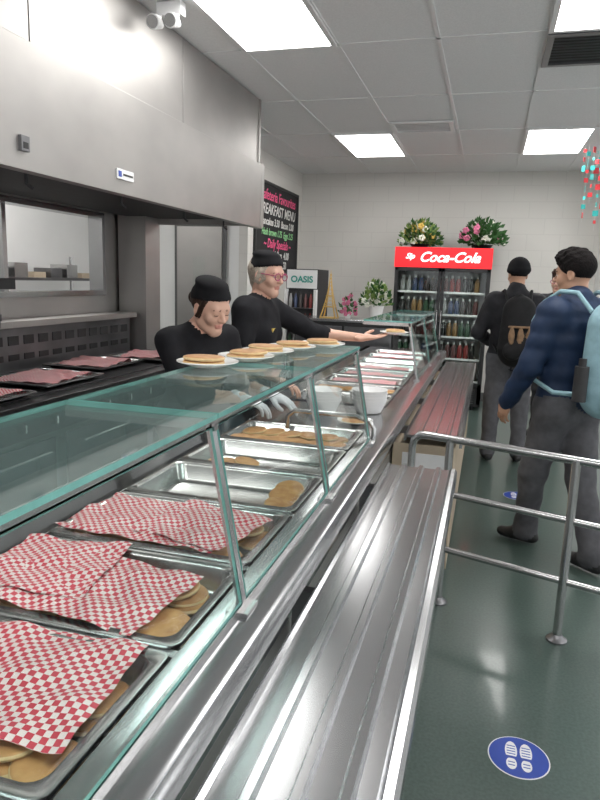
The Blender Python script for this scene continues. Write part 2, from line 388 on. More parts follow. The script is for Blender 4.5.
for x,y,m in ((-.62,3.48,CHINA),(-.85,3.48,WHITE)):
    bc.lathe([(.055,.851),(.06,.855),(.075,.95),(.078,.955),(.070,.955),(.06,.88)],(x,y,0),m,24)
bc.done(smooth=50)

def guard(name,y0,y1,posts):
    e=empty(name)
    p=B('frame')
    for y in posts:
        p.beam((-.415,y,.906),(-.490,y,1.283),.018,.013,CHROME,up=Vector((1,0,0)))
        p.box(-.80,-.475,y-.009,y+.009,1.262,1.284,CHROME); p.box(-.44,-.395,y-.03,y+.03,.9055,.914,CHROME)
    p.box(-.497,-.483,y0,y1,1.272,1.284,CHROME); p.box(-.425,-.410,y0,y1,.9055,.925,CHROME)
    p.done(parent=e)
    q=B('glass_panels')
    ps=sorted(posts)
    def slab(pts_b,pts_t,mt,me_):
        q.poly(pts_b[::-1],mt); q.poly(pts_t,mt)
        for k in range(4): q.poly([pts_b[k],pts_b[(k+1)%4],pts_t[(k+1)%4],pts_t[k]],me_)
    for a,c in zip(ps[:-1],ps[1:]):
        x0,x1,ya,yb,z0,z1=-.80,-.472,a+.004,c-.004,1.285,1.295
        slab([(x0,ya,z0),(x1,ya,z0),(x1,yb,z0),(x0,yb,z0)],[(x0,ya,z1),(x1,ya,z1),(x1,yb,z1),(x0,yb,z1)],GLASST,GEDGE)
        f0=Vector((-.418,0,.926)); f1=Vector((-.484,0,1.268)); nrm=Vector((.985,0,.17))*.006
        A=[f0+Vector((0,a+.014,0)),f0+Vector((0,c-.014,0)),f1+Vector((0,c-.014,0)),f1+Vector((0,a+.014,0))]
        slab([tuple(v) for v in A],[tuple(v+nrm) for v in A],GLASS,GEDGE)
    q.done(parent=e,smooth=0)
guard('sneeze_guard',-.45,2.53,[-.45,.33,1.112,1.82,2.53])
guard('sneeze_guard',4.35,6.17,[4.35,5.26,6.17])
t=B('guard_end_rail'); t.tube([(-.80,2.66,.905),(-.80,2.66,.96),(-.77,2.66,.985),(-.5,2.66,.985),(-.44,2.66,.97),(-.42,2.66,.94),(-.42,2.66,.905)],.011,CHROME); t.done()

def slide(y0,y1):
    b=B('tray_slide'); top=.80
    pr=[(-.352,top-.03),(-.352,top+.004),(-.346,top+.008),(-.338,top+.002)]
    for xr in (-.28,-.21,-.14):
        pr+=[(xr-.013,top+.000),(xr-.007,top+.010),(xr+.007,top+.010),(xr+.013,top+.000)]
    pr+=[(-.098,top+.002),(-.088,top+.010),(-.074,top+.008),(-.066,top-.002),(-.066,top-.045),(-.08,top-.045),(-.08,top-.012),(-.34,top-.012),(-.34,top-.03)]
    b.extY(pr,y0,y1,STEEL)
    y=y0+.25
    while y<y1:
        b.box(-.415,-.09,y,y+.03,top-.05,top-.013,STEELD); b.poly([(-.415,y+.015,top-.05),(-.12,y+.015,top-.05),(-.415,y+.015,top-.28)],STEELD); y+=.9
    b.done(smooth=30)
slide(-.6,2.63); slide(3.2,6.5)
simple('slide_base_cabinet',[(-.41,-.10,3.24,6.45,.10,.745,CREAM),(-.41,-.13,3.28,6.42,0,.10,BLACK),(-.36,-.14,3.235,3.24,.14,.70,WHITE)],bevel=.004)

def bowlstack(x,y,n=6,r=.09):
    b=B('bowl_stack')
    for k in range(n):
        z=.906+k*.016
        b.lathe([(r*.62,z),(r*.68,z+.004),(r*.96,z+.062),(r,z+.068),(r*.95,z+.068),(r*.86,z+.057),(r*.55,z+.008)],(x,y,0),WHITE,28)
    b.done(smooth=50)
bowlstack(-.74,3.06,4); bowlstack(-.53,3.16,4)
def plate(x,y,z,r=.083,tilt=(0,0),pk=2,name='pancake_plate'):
    b=B(name); M=(Matrix.Rotation(tilt[0],3,'X')@Matrix.Rotation(tilt[1],3,'Y'))
    b.lathe([(r*.55,0),(r*.62,.003),(r,.014),(r*1.0,.017),(r*.95,.016),(r*.62,.007),(r*.5,.006)],(x,y,z),CHINA,32,M)
    for k in range(pk):
        off=M@Vector((random.uniform(-.012,.012),random.uniform(-.012,.012),.008+k*.011))
        add_pancake(b,x+off.x,y+off.y,z+off.z,.060,tilt[0]+random.uniform(-.03,.03),tilt[1]+random.uniform(-.03,.03))
    b.done(smooth=50)
for x,y in [(-.755,1.70),(-.71,1.89),(-.70,2.07),(-.67,2.25),(-.60,2.42)]: plate(x,y,1.2955,r=.088)
plate(-.545,2.88,.906,pk=1)
plate(-.55,4.08,1.228,r=.09,pk=2)

# ------------------------------------------------------------------ rail fence
f=B('queue_railing')
f.tube([(-.30,3.128,.66),(-.30,3.128,.76),(-.292,3.125,.80),(-.265,3.116,.825),(-.22,3.10,.83),(.44,2.885,.83),(1.7,2.46,.83)],.019,CHROME,16)
for z in (.56,.28): f.tube([(-.12,3.07,z),(.44,2.885,z),(1.7,2.46,z)],.016,CHROME,14)
for x in (-.12,.415,1.3):
    y=3.067-(x+.12)*.336; f.cyl((x,y,0),(x,y,.83),.019,.019,CHROME,16); f.lathe([(.045,0),(.045,.008),(.03,.018),(.022,.03)],(x,y,0),STEELD,20)
f.done(smooth=50)

def sticker(x,y,r):
    b=B('floor_decal')
    b.lathe([(r,0.0005),(r,.0015)],(x,y,0),STW,40); b.lathe([(r*.96,.0016),(r*.96,.0022)],(x,y,0),BLUE,40)
    for sx in (-1,1):
        cx=x+sx*r*.24
        def sole(cy,rx,ry,y0,y1):
            pts=[]
            for k in range(20):
                a=2*math.pi*k/20; yy=max(y0,min(y1,math.sin(a)*ry)); pts.append((cx+math.cos(a)*rx,cy+yy,.0028))
            b.poly(pts,STW)
        sole(y+r*.24,r*.20,r*.46,-r*.26,r*.46); sole(y-r*.38,r*.17,r*.28,-r*.28,r*.24)
        for k in range(4): b.box(cx-r*.14,cx+r*.14,y+r*(.06+.13*k),y+r*(.10+.13*k),.0029,.0032,BLUE)
        for k in range(2): b.box(cx-r*.11,cx+r*.11,y+r*(-.48+.14*k),y+r*(-.44+.14*k),.0029,.0032,BLUE)
    b.done(smooth=0)
sticker(.222,2.06,.10); sticker(.325,4.95,.10)

# ------------------------------------------------------------------ beverage cooler
cx0,cx1,cy0,cy1=-1.15,0.0,8.2,8.95
fr=empty('beverage_cooler')
b=B('cabinet')
b.box(cx0,cx0+.05,cy0+.04,cy1,.08,1.97,BLACK); b.box(cx1-.05,cx1,cy0+.04,cy1,.08,1.97,BLACK); b.box(cx0,cx1,cy1-.04,cy1,.08,1.97,WHITE)
b.box(cx0,cx1,cy0+.04,cy1,.05,.30,BLACK); b.box(cx0,cx1,cy0+.04,cy1,1.73,1.97,BLACK); b.box(cx0-.005,cx1+.005,cy0,cy0+.04,1.735,1.975,RED)
for i in range(7): b.box(cx0+.08,cx1-.08,cy0+.03,cy0+.04,.09+i*.028,.10+i*.028,STEELD)
for k in range(2):
    a=cx0+.01+k*.57; c=a+.56
    b.box(a,a+.035,cy0,cy0+.035,.31,1.73,BLACK); b.box(c-.035,c,cy0,cy0+.035,.31,1.73,BLACK)
    b.box(a,c,cy0,cy0+.035,.31,.35,BLACK); b.box(a,c,cy0,cy0+.035,1.69,1.73,BLACK)
    b.box(a+.035,c-.035,cy0+.012,cy0+.02,.35,1.69,GLASS)
    hx=c-.02 if k==0 else a+.02; b.tube([(hx,cy0,.85),(hx,cy0-.03,.87),(hx,cy0-.03,1.2),(hx,cy0,1.22)],.009,CHROME,8)
for x in (cx0+.1,cx1-.1):
    for y in (cy0+.1,cy1-.1): b.cyl((x,y,0),(x,y,.06),.02,.02,BLACK)
b.done(parent=fr)
sh=B('shelves_and_bottles')
cols=[(.22,.03,.03),(.03,.03,.03),(.24,.14,.06),(.05,.10,.06),(.32,.32,.32),(.05,.07,.14),(.06,.05,.05),(.12,.05,.05)]
bm_=[mat('drink_%d'%i,c,.25,noise=.1) for i,c in enumerate(cols)]
for s_ in range(5):
    z=.36+.27*s_
    for x in np.linspace(cx0+.06,cx1-.06,24): sh.box(x-.002,x+.002,cy0+.06,cy1-.06,z-.004,z,STEELD)
    sh.box(cx0+.05,cx1-.05,cy0+.055,cy0+.06,z-.012,z+.012,WHITE)
    x=cx0+.10; k=0
    while x<cx1-.08:
        m=bm_[(s_*3+k//2)%8]
        for yy in (cy0+.12,cy0+.22): sh.lathe([(.028,z),(.031,z+.01),(.031,z+.12),(.02,z+.16),(.012,z+.175),(.012,z+.20)],(x,yy,0),[m,m,m,m,WHITE],9)
        x+=.075; k+=1
sh.done(parent=fr)
RX=Matrix.Rotation(math.radians(90),4,'X')
text(fr,'sign_lettering','Coca-Cola',.165,Matrix.Translation((-.50,cy0-.004,1.855))@RX,LETTER,.002,.4,.004)
text(fr,'sign_small','Sip',.09,Matrix.Translation((-.97,cy0-.004,1.865))@RX,LETTER,.002,.4,.003)

def bush(name,c,rx,rz,n,leafm,fl,nf,pot=None,leaf=.05):
    b=B(name); c=Vector(c)
    if pot:
        pr,ph,pm=pot; b.lathe([(pr*.7,0),(pr,ph*.9),(pr*1.08,ph),(pr*.9,ph),(pr*.8,ph*.85)],c-Vector((0,0,ph)),pm,20)
    def rp(s=1.):
        while True:
            v=Vector((random.uniform(-1,1),random.uniform(-1,1),random.uniform(0,1)))
            if .15<v.length<1: return Vector((v.x*rx*s,v.y*rx*s,v.z*rz*s))
    for i in range(24):
        p=rp(.9); b.tube([c,c+p*.5+Vector((0,0,.02)),c+p],[.004,.003,.002],leafm[0],5)
    for i in range(n):
        p=rp(); d=(p.normalized()+Vector((random.uniform(-.6,.6),random.uniform(-.6,.6),random.uniform(-.2,.5)))).normalized()
        s_=d.cross(Vector((random.random(),random.random(),.3))).normalized(); L=leaf*random.uniform(.7,1.3); w=L*.28
        up=d.cross(s_)*L*.12
        b.poly([c+p,c+p+d*L*.5+s_*w+up,c+p+d*L,c+p+d*L*.5-s_*w+up],random.choice(leafm))
    for i in range(nf):
        p=rp(1.05); m=random.choice(fl)
        for k in range(5):
            a=k*1.257; o=Vector((math.cos(a),-.3,math.sin(a)))*.016*leaf/.05
            b.ball(c+p+o,(.014*leaf/.05,.008*leaf/.05,.014*leaf/.05),m,6)
    return b.done(smooth=60)
bush('floral_arrangement',(-.90,8.55,2.03),.25,.28,420,[LEAF,LEAF2],[FYEL,FWHITE,FYEL],22,(.12,.055,BLACK),.07)
bush('floral_arrangement',(-.13,8.55,2.03),.27,.30,420,[LEAF,LEAF],[FPINK,FWHITE],26,(.12,.055,BLACK),.07)

simple('display_cabinet',[(-1.95,-.9,6.62,7.05,.06,1.12,BLACK),(-1.97,-.88,6.60,7.07,1.12,1.15,STEEL),(-1.9,-.95,6.65,7.0,0,.06,BLACK),(-1.93,-1.44,6.605,6.62,.12,1.08,STEELD),(-1.41,-.92,6.605,6.62,.12,1.08,STEELD)],bevel=.004)
bush('potted_flowers',(-1.12,6.8,1.30),.15,.25,220,[LEAF,LEAF2],[FWHITE,FWHITE,LEAF2],20,(.08,.149,CHINA),.055)
tw=B('tower_figurine'); bx,by,bz=-1.62,6.8,1.151; H=.46
def hw(t): return .075*(1-t)**1.7+.006
prev=None
for k in range(13):
    t=k/12; w=hw(t); z=bz+H*t; ring=[Vector((bx+sx*w,by+sy*w,z)) for sx,sy in ((-1,-1),(1,-1),(1,1),(-1,1))]
    if prev:
        for i in range(4):
            tw.beam(prev[i],ring[i],.009*(1-t)+.003,.009*(1-t)+.003,GOLD)
            if k>3: tw.beam(prev[i],ring[(i+1)%4],.003,.003,GOLD)
    prev=ring
for t in (.25,.5): w=hw(t)+.008; tw.box(bx-w,bx+w,by-w,by+w,bz+H*t-.005,bz+H*t+.006,GOLD)
tw.box(bx-.085,bx+.085,by-.085,by+.085,bz-.001,bz+.008,GOLD); tw.cyl((bx,by,bz+H),(bx,by,bz+H+.04),.004,.001,GOLD,6)
tw.done(smooth=0)
bush('pink_blossoms',(-1.42,6.8,1.20),.09,.20,50,[LEAF],[FPINK],20,(.04,.048,CHINA),.04)
dm=empty('drink_dispenser')
b=B('body'); x0,x1,y0=-2.28,-1.90,7.35
b.box(x0,x1,y0,y0+.5,.04,1.66,BLACK); b.box(x0+.01,x1-.01,y0-.012,y0,1.44,1.65,WHITE); b.box(x0+.03,x1-.03,y0-.01,y0,.35,1.40,DARKIN)
for z in (.5,.75,1.0,1.22):
    b.box(x0+.04,x1-.04,y0-.07,y0-.01,z-.01,z,STEELD)
    for i in range(5): b.lathe([(.02,z),(.022,z+.1),(.01,z+.14),(.01,z+.16)],(x0+.07+i*.06,y0-.04,0),bm_[(i+int(z*4))%8],8)
b.box(x0,x1,y0-.07,y0-.0,.04,.35,WHITE); b.box(x0,x0+.03,y0-.07,y0,.35,1.43,WHITE); b.box(x1-.03,x1,y0-.07,y0,.35,1.43,WHITE)
b.done(parent=dm); TEAL=mat('sign_teal',(.03,.3,.25),.5,noise=.05)
text(dm,'label','OASIS',.10,Matrix.Translation(((x0+x1)/2,y0-.015,1.54))@RX,TEAL,.001,0,.003)

cb=empty('chalkboard_menu'); b=B('board'); b.box(-2.599,-2.58,7.1,8.72,1.62,2.62,BOARD)
for bx_ in ((7.07,7.1,1.59,2.65),(8.72,8.75,1.59,2.65)): b.box(-2.599,-2.57,bx_[0],bx_[1],bx_[2],bx_[3],BLACK)
b.box(-2.599,-2.57,7.1,8.72,1.59,1.62,BLACK); b.box(-2.599,-2.57,7.1,8.72,2.62,2.65,BLACK); b.done(parent=cb)
def wm(y,z): return Matrix.Translation((-2.578,y,z))@Matrix(((0,0,1,0),(1,0,0,0),(0,1,0,0),(0,0,0,1)))
for i,(tx,sz,m,z) in enumerate([("Cafeteria Favourites",.17,CHPINK,2.50),("BREAKFAST MENU",.17,CHWHITE,2.34),("Pancakes 3.50  Bacon 2.00",.12,CHWHITE,2.20),("Hash brown 1.75  Eggs 2.25",.11,CHGRN,2.08),("~ Daily Specials ~",.15,CHPINK,1.95),("Soup & Bun  4.00",.13,CHWHITE,1.82),("Poutine  5.50",.13,CHWHITE,1.70)]):
    text(cb,'chalk_line_%d'%i,tx,sz,wm(7.91,z),m,.0008,.2,.002)

ks=B('kitchen_shelving')
for z in (.5,1.0,1.45): ks.box(-4.5,-4.1,4.4,6.4,z,z+.025,STEELD)
for y in (4.42,6.36):
    for x in (-4.48,-4.12): ks.cyl((x,y,0),(x,y,1.7),.014,.014,CHROME,8)
for i in range(7):
    y=4.6+i*.26; ks.box(-4.4,-4.2,y,y+.18,1.476,1.53+.04*(i%3),[CREAM,STEELD,PAN][i%3])
ks.done()

# ------------------------------------------------------------------ SDF figures
class SDF:
    def __init__(s): s.p=[]
    def cap(s,a,b,ra,rb,m,k=.02,flat=None,bias=0,w=0.):
        s.p.append(dict(t='c',a=np.array(a,float),b=np.array(b,float),ra=ra,rb=rb,m=m,k=k,flat=flat,op='u',bias=bias,w=w)); return s
    def ell(s,c,r,m,k=.02,R=None,cut=None,op='u',bias=0,w=0.):
        s.p.append(dict(t='e',c=np.array(c,float),r=np.array(r,float),m=m,k=k,R=R,cut=cut,op=op,bias=bias,w=w)); return s
    def d(s,q,P):
        if q['t']=='c':
            a,b=q['a'],q['b']; pa=P-a; ba=b-a
            if q['flat'] is not None:
                n=np.array(q['flat'][0],float); n/=np.linalg.norm(n); f=q['flat'][1]-1
                pa=pa+np.outer(pa@n,n)*f; ba=ba+n*(ba@n)*f
            h=np.clip((pa@ba)/max(ba@ba,1e-9),0,1)
            d=np.linalg.norm(pa-np.outer(h,ba),axis=1)-(q['ra']+(q['rb']-q['ra'])*h)
        else:
            v=P-q['c']
            if q['R'] is not None: v=v@np.array(q['R'])
            k0=np.linalg.norm(v/q['r'],axis=1); k1=np.linalg.norm(v/(q['r']**2),axis=1)+1e-9; d=k0*(k0-1)/k1
        if q.get('cut') is not None:
            cuts=q['cut'] if isinstance(q['cut'],list) else [q['cut']]
            for n,c in cuts:
                n=np.array(n,float); n/=np.linalg.norm(n); d=np.maximum(d,(P-np.array(c,float))@n)
        if q['w']: 
            f=q.get('wf',1.)
            d=d+q['w']*(np.sin(f*(P[:,2]*38+P[:,0]*22))*np.cos(f*(P[:,1]*26+P[:,2]*11))+.6*np.sin(f*(P[:,0]*47-P[:,2]*29+P[:,1]*18)))
            if q.get('rib'): d=d-.007*np.abs(np.sin(P[:,2]*q['rib']))
        return d
    def val(s,P):
        D=None
        for q in s.p:
            d=s.d(q,P); k=q['k']
            if D is None: D=d; continue
            if q['op']=='u':
                h=np.maximum(k-np.abs(D-d),0)/k; D=np.minimum(D,d)-h*h*k*.25
            else:
                h=np.maximum(k-np.abs(D+d),0)/k; D=np.maximum(D,-d)+h*h*k*.25
        return D
    def mats(s,P):
        best=np.full(len(P),1e9); idx=np.zeros(len(P),int)
        ms=[]
        for q in s.p:
            if q['op']!='u': continue
            if q['m'] not in ms: ms.append(q['m'])
            d=s.d(q,P)-q['bias']; m=d<best; best[m]=d[m]; idx[m]=ms.index(q['m'])
        return ms,idx
    def build(s,name,h,parent=None,mtx=None):
        lo=np.full(3,1e9); hi=-lo
        for q in s.p:
            if q['op']!='u': continue
            if q['t']=='c':
                r=max(q['ra'],q['rb']); lo=np.minimum(lo,np.minimum(q['a'],q['b'])-r); hi=np.maximum(hi,np.maximum(q['a'],q['b'])+r)
            else:
                r=q['r'].max(); lo=np.minimum(lo,q['c']-r); hi=np.maximum(hi,q['c']+r)
        lo-=3*h; hi+=3*h
        ax=[np.arange(lo[i],hi[i]+h,h) for i in range(3)]
        G=np.stack(np.meshgrid(*ax,indexing='ij'),-1); sh_=G.shape[:3]
        F=s.val(G.reshape(-1,3)).reshape(sh_)
        S=F<0; n=sh_
        cnt=np.zeros([k-1 for k in n]); acc=np.zeros([k-1 for k in n]+[3])
        def sl(o): return tuple(slice(o[i],n[i]-1+o[i]) for i in range(3))
        for axd in range(3):
            e_,f_=(axd+1)%3,(axd+2)%3
            for u in (0,1):
                for v in (0,1):
                    o=[0,0,0]; o[e_]=u; o[f_]=v; o2=list(o); o2[axd]=1
                    Fa=F[sl(o)];Fb=F[sl(o2)]; m=(Fa<0)!=(Fb<0)
                    t=np.where(m,Fa/np.where(m,Fa-Fb,1),0)
                    cnt+=m
                    for i in range(3): acc[...,i]+=m*(o[i]+(t if i==axd else 0))
        act=cnt>0; idx=-np.ones(act.shape,int); cells=np.argwhere(act); idx[act]=np.arange(len(cells))
        V=(cells+acc[act]/cnt[act][:,None])*h+np.array([a[0] for a in ax])
        faces=[]
        for axd in range(3):
            e_,f_=(axd+1)%3,(axd+2)%3
            s0=[slice(1,n[i]-1) for i in range(3)]; s0[axd]=slice(0,n[axd]-1); s1=list(s0); s1[axd]=slice(1,n[axd])
            A=S[tuple(s0)];Bm=S[tuple(s1)]; base=np.array([1,1,1]); base[axd]=0
            for flip,M_ in ((False,A&~Bm),(True,~A&Bm)):
                c=np.argwhere(M_)+base
                de=np.zeros(3,int);de[e_]=1; df=np.zeros(3,int);df[f_]=1
                q=[idx[tuple((c-o).T)] for o in (0*de,de,de+df,df)]
                q=np.stack(q,1)
                if flip: q=q[:,::-1]
                faces.append(q)
        Fc=np.concatenate(faces); Fc=Fc[(Fc>=0).all(1)]
        me=bpy.data.meshes.new(name); me.from_pydata(V.tolist(),[],Fc.tolist())
        ms,mi=s.mats(V[Fc].mean(1))
        for m in ms: me.materials.append(m)
        me.polygons.foreach_set('material_index',mi.astype(np.int32)); me.polygons.foreach_set('use_smooth',[True]*len(me.polygons)); me.update()
        o=bpy.data.objects.new(name,me); scene.collection.objects.link(o)
        sm=o.modifiers.new('smooth','SMOOTH'); sm.factor=.5; sm.iterations=2
        if parent: o.parent=parent
        if mtx is not None: o.matrix_local=mtx
        return o

SKIN=mat('skin_light',(.66,.40,.30),.5,noise=.06,nscale=30); SKINT=mat('skin_tan',(.46,.26,.17),.5,noise=.06,nscale=30)
LIP=mat('lips',(.58,.26,.21),.5,noise=.05); GLOVE=mat('glove',(.65,.67,.70),.4,noise=.05)
HBLK=mat('hair_black',(.010,.008,.008),.85,noise=.4,nscale=60,bump=.5,bscale=90,spec=.15); HBRN=mat('hair_brown',(.04,.02,.013),.7,noise=.4,nscale=60,bump=.5,bscale=90,spec=.25); HBLD=mat('hair_blond',(.50,.43,.35),.6,noise=.35,nscale=60,bump=.5,bscale=90)
CAPM=mat('cap_black',(.010,.010,.012),.85,noise=.3,spec=.2); SHIRT=mat('shirt_black',(.012,.012,.015),.85,noise=.3,bump=.2,bscale=30,spec=.25)
NAVY=mat('jacket_navy',(.012,.028,.070),.6,noise=.2,nscale=8,bump=.3,bscale=25,spec=.3); JDK=mat('jacket_charcoal',(.020,.020,.024),.7,noise=.3,bump=.3,bscale=25,spec=.25)
PGREY=mat('pants_grey',(.085,.085,.095),.8,noise=.25,bump=.3,bscale=25); PDK=mat('pants_dark',(.03,.03,.035),.8,noise=.3)
SHOE=mat('shoe_black',(.012,.012,.013),.5,noise=.2); BPBLUE=mat('backpack_light_blue',(.27,.44,.50),.7,noise=.15,bump=.2); BPBLK=mat('backpack_black',(.012,.012,.013),.75,noise=.3,spec=.25)
BPTAN=mat('backpack_tan',(.25,.15,.08),.7,noise=.4,nscale=30); EYEW=mat('eye_white',(.62,.60,.58),.3,noise=.02); EYEI=mat('eye_iris',(.04,.025,.02),.3,noise=.1)
PINKG=mat('glasses_frame',(.35,.03,.12),.3,noise=.05); BADGE=mat('badge_gold',(.7,.5,.12),.4,noise=.1); BROW=mat('brow_brown',(.30,.17,.12),.8,noise=.2)

def head(parent,M,skin,hair,style,hat=None,glasses=False,hatm=None,lids=False,brow=None,fem=False):
    s=SDF(); jw=.9 if fem else 1.
    s.ell((0,-.012,.03),(.074,.093,.088),skin,.02); s.ell((0,.018,-.035),(.056*jw,.064,.078),skin,.03)
    s.ell((0,.058,-.094),(.022*jw,.022,.018),skin,.03)
    for x in (-1,1): s.cap((x*.045*jw,.0,-.07),(x*.014,.055,-.098),.018,.014,skin,.03)
    s.cap((-.032,.070,.022),(.032,.070,.022),.014,.014,skin,.02)
    for x in (-1,1):
        s.ell((x*.036,.056,-.028),(.024,.022,.024),skin,.02)
        if not lids: s.ell((x*.031,.090,.002),(.014,.010,.008),skin,.012,op='s')
        s.ell((x*.076,-.008,-.008),(.009,.019,.030),skin,.008); s.ell((x*.083,-.006,-.006),(.005,.010,.018),skin,.006,op='s')
        s.cap((x*.018,.083,.021),(x*.045,.075,.021),.0030,.0022,brow or hair,.004,bias=.0)
        s.cap((x*.020,.078,.010),(x*.042,.074,.010),.0058,.0052,skin,.005)
        if lids: s.ell((x*.031,.072,.001),(.0145,.0125,.0105),skin,.006)
    s.cap((0,.080,.010),(0,.101,-.026),.007,.0110,skin,.012); s.ell((-.009,.092,-.029),(.008,.010,.007),skin,.008); s.ell((.009,.092,-.029),(.008,.010,.007),skin,.008)
    s.cap((-.019,.076,-.056),(0,.082,-.0545),.003,.0045,LIP,.004,bias=-.0005); s.cap((0,.082,-.0545),(.019,.076,-.056),.0045,.003,LIP,.004,bias=-.0005)
    s.cap((-.014,.078,-.063),(.014,.078,-.063),.005,.005,LIP,.005,bias=-.0005)
    s.cap((0,-.025,-.04),(0,-.045,-.15),.046,.050,skin,.03)
    if style=='short':
        s.ell((0,-.022,.045),(.084,.099,.088),hair,.008,cut=[((0,1,-.75),(0,.062,.045)),((0,.35,-1),(0,0,-.030))])
        if not hat:
            s.ell((0,.0,.085),(.080,.090,.064),hair,.015,w=.005); s.p[-1]['wf']=3.2
            s.ell((0,.045,.100),(.062,.050,.036),hair,.012,w=.005); s.p[-1]['wf']=3.5
    elif style=='bun':
        s.ell((0,-.030,.035),(.081,.094,.088),hair,.008,cut=[((0,1,-.5),(0,.036,.035)),((0,.5,-1),(0,0,-.060))]); s.ell((0,-.125,.0),(.035,.035,.035),hair,.01)
        for x in (-1,1): s.cap((x*.068,.030,.050),(x*.074,.000,-.035),.011,.009,hair,.01)
    elif style=='bob':
        s.ell((0,-.030,.028),(.084,.098,.092),hair,.01,cut=[((0,1,-.35),(0,.045,.035))],w=.002); s.p[-1]['wf']=2.5
        for x in (-1,1):
            s.cap((x*.070,.010,.02),(x*.072,-.015,-.035),.018,.015,hair,.015); 
        s.cap((0,-.075,.0),(0,-.07,-.05),.050,.042,hair,.02)
    if hat=='skull':
        s.ell((0,-.014,.042),(.085,.102,.088),hatm,.004,cut=[((0,.25,-1),(0,0,.046))],bias=.003)
        s.ell((0,-.030,.106),(.074,.080,.028),hatm,.02,bias=.003)
    elif hat=='beanie':
        s.ell((0,-.02,.05),(.092,.108,.100),hatm,.004,cut=[((0,.25,-1),(0,0,.022))],bias=.003); s.ell((0,-.02,.035),(.096,.112,.05),hatm,.01,cut=[((0,.25,-1),(0,0,.012))],bias=.003)
    s.build('head',.0033,parent,M)
    e=B('eyes')
    for x in (-1,1):
        if lids:
            e.tube([(x*.020,.0815,-.0045),(x*.031,.0845,-.0062),(x*.042,.0800,-.0045)],.0012,HBRN,6)
        else:
            e.ball((x*.031,.0700,.002),.0115,EYEW,14); e.ball((x*.031,.0768,.000),(.0058,.0055,.0058),EYEI,10)
    e.done(parent=parent,mtx=M)
    if glasses:
        g=B('glasses')
        for x in (-1,1):
            pts=[(x*.033+.025*math.cos(t),.099-.004*abs(math.cos(t)),.002+.019*math.sin(t)) for t in [2*math.pi*k/20 for k in range(21)]]
            g.tube(pts,.0028,PINKG,6); g.tube([(x*.058,.095,.008),(x*.080,.06,.01),(x*.086,-.005,.008)],.0025,PINKG,6)
        g.tube([(-.009,.100,.006),(0,.103,.009),(.009,.100,.006)],.0025,PINKG,6); g.done(parent=parent,mtx=M)

def hand(parent,wrist,fdir,back,side,curl,m,name='hand',thumbin=0,sc_=1.):
    Y=Vector(fdir).normalized(); Z=Vector(back); Z=(Z-Y*Z.dot(Y)).normalized(); X=Y.cross(Z)
    M=Matrix((X,Y,Z)).transposed().to_4x4(); M.translation=Vector(wrist)
    s=SDF(); tx=-side
    s.cap((0,-.035,0),(0,.02,0),.027,.026,m,.015,flat=((0,0,1),1.4)); s.ell((0,.048,0),(.042,.052,.016),m,.015); s.ell((tx*.022,.03,-.008),(.02,.032,.014),m,.012)
    for i,(L,r) in enumerate([(.072,.0088),(.080,.0090),(.074,.0086),(.058,.0078)]):
        x=tx*(.031-.0205*i); p=np.array([x,.082-(.006 if i in(0,3) else 0)-(.004 if i==3 else 0),0]); spread=tx*(.10-.07*i); a=0
        s.cap((x*.7,.05,0),p,.010,r*1.05,m,.006)
        for j,fr_ in enumerate((.45,.30,.25)):
            a+=curl*(.8+.1*i)*(1 if j else .6)
            q=p+L*fr_*np.array([math.sin(spread)*math.cos(a),math.cos(a),-math.sin(a)]); s.cap(p,q,r*(1-.08*j),r*(1-.08*(j+1)),m,.003); p=q
    a0=np.array([tx*.028,.022,-.006]); a1=a0+np.array([tx*.028,.028,-.010-thumbin*.01]); a2=a1+np.array([tx*.010*(1-thumbin*2),.026,-.008-thumbin*.012]); a3=a2+np.array([tx*(-.002),.020,-.004-thumbin*.006])
    s.cap(a0,a1,.013,.0115,m,.008); s.cap(a1,a2,.0112,.0098,m,.004); s.cap(a2,a3,.0098,.0082,m,.003)
    return s.build(name,.0034,parent,M@Matrix.Scale(sc_,4))

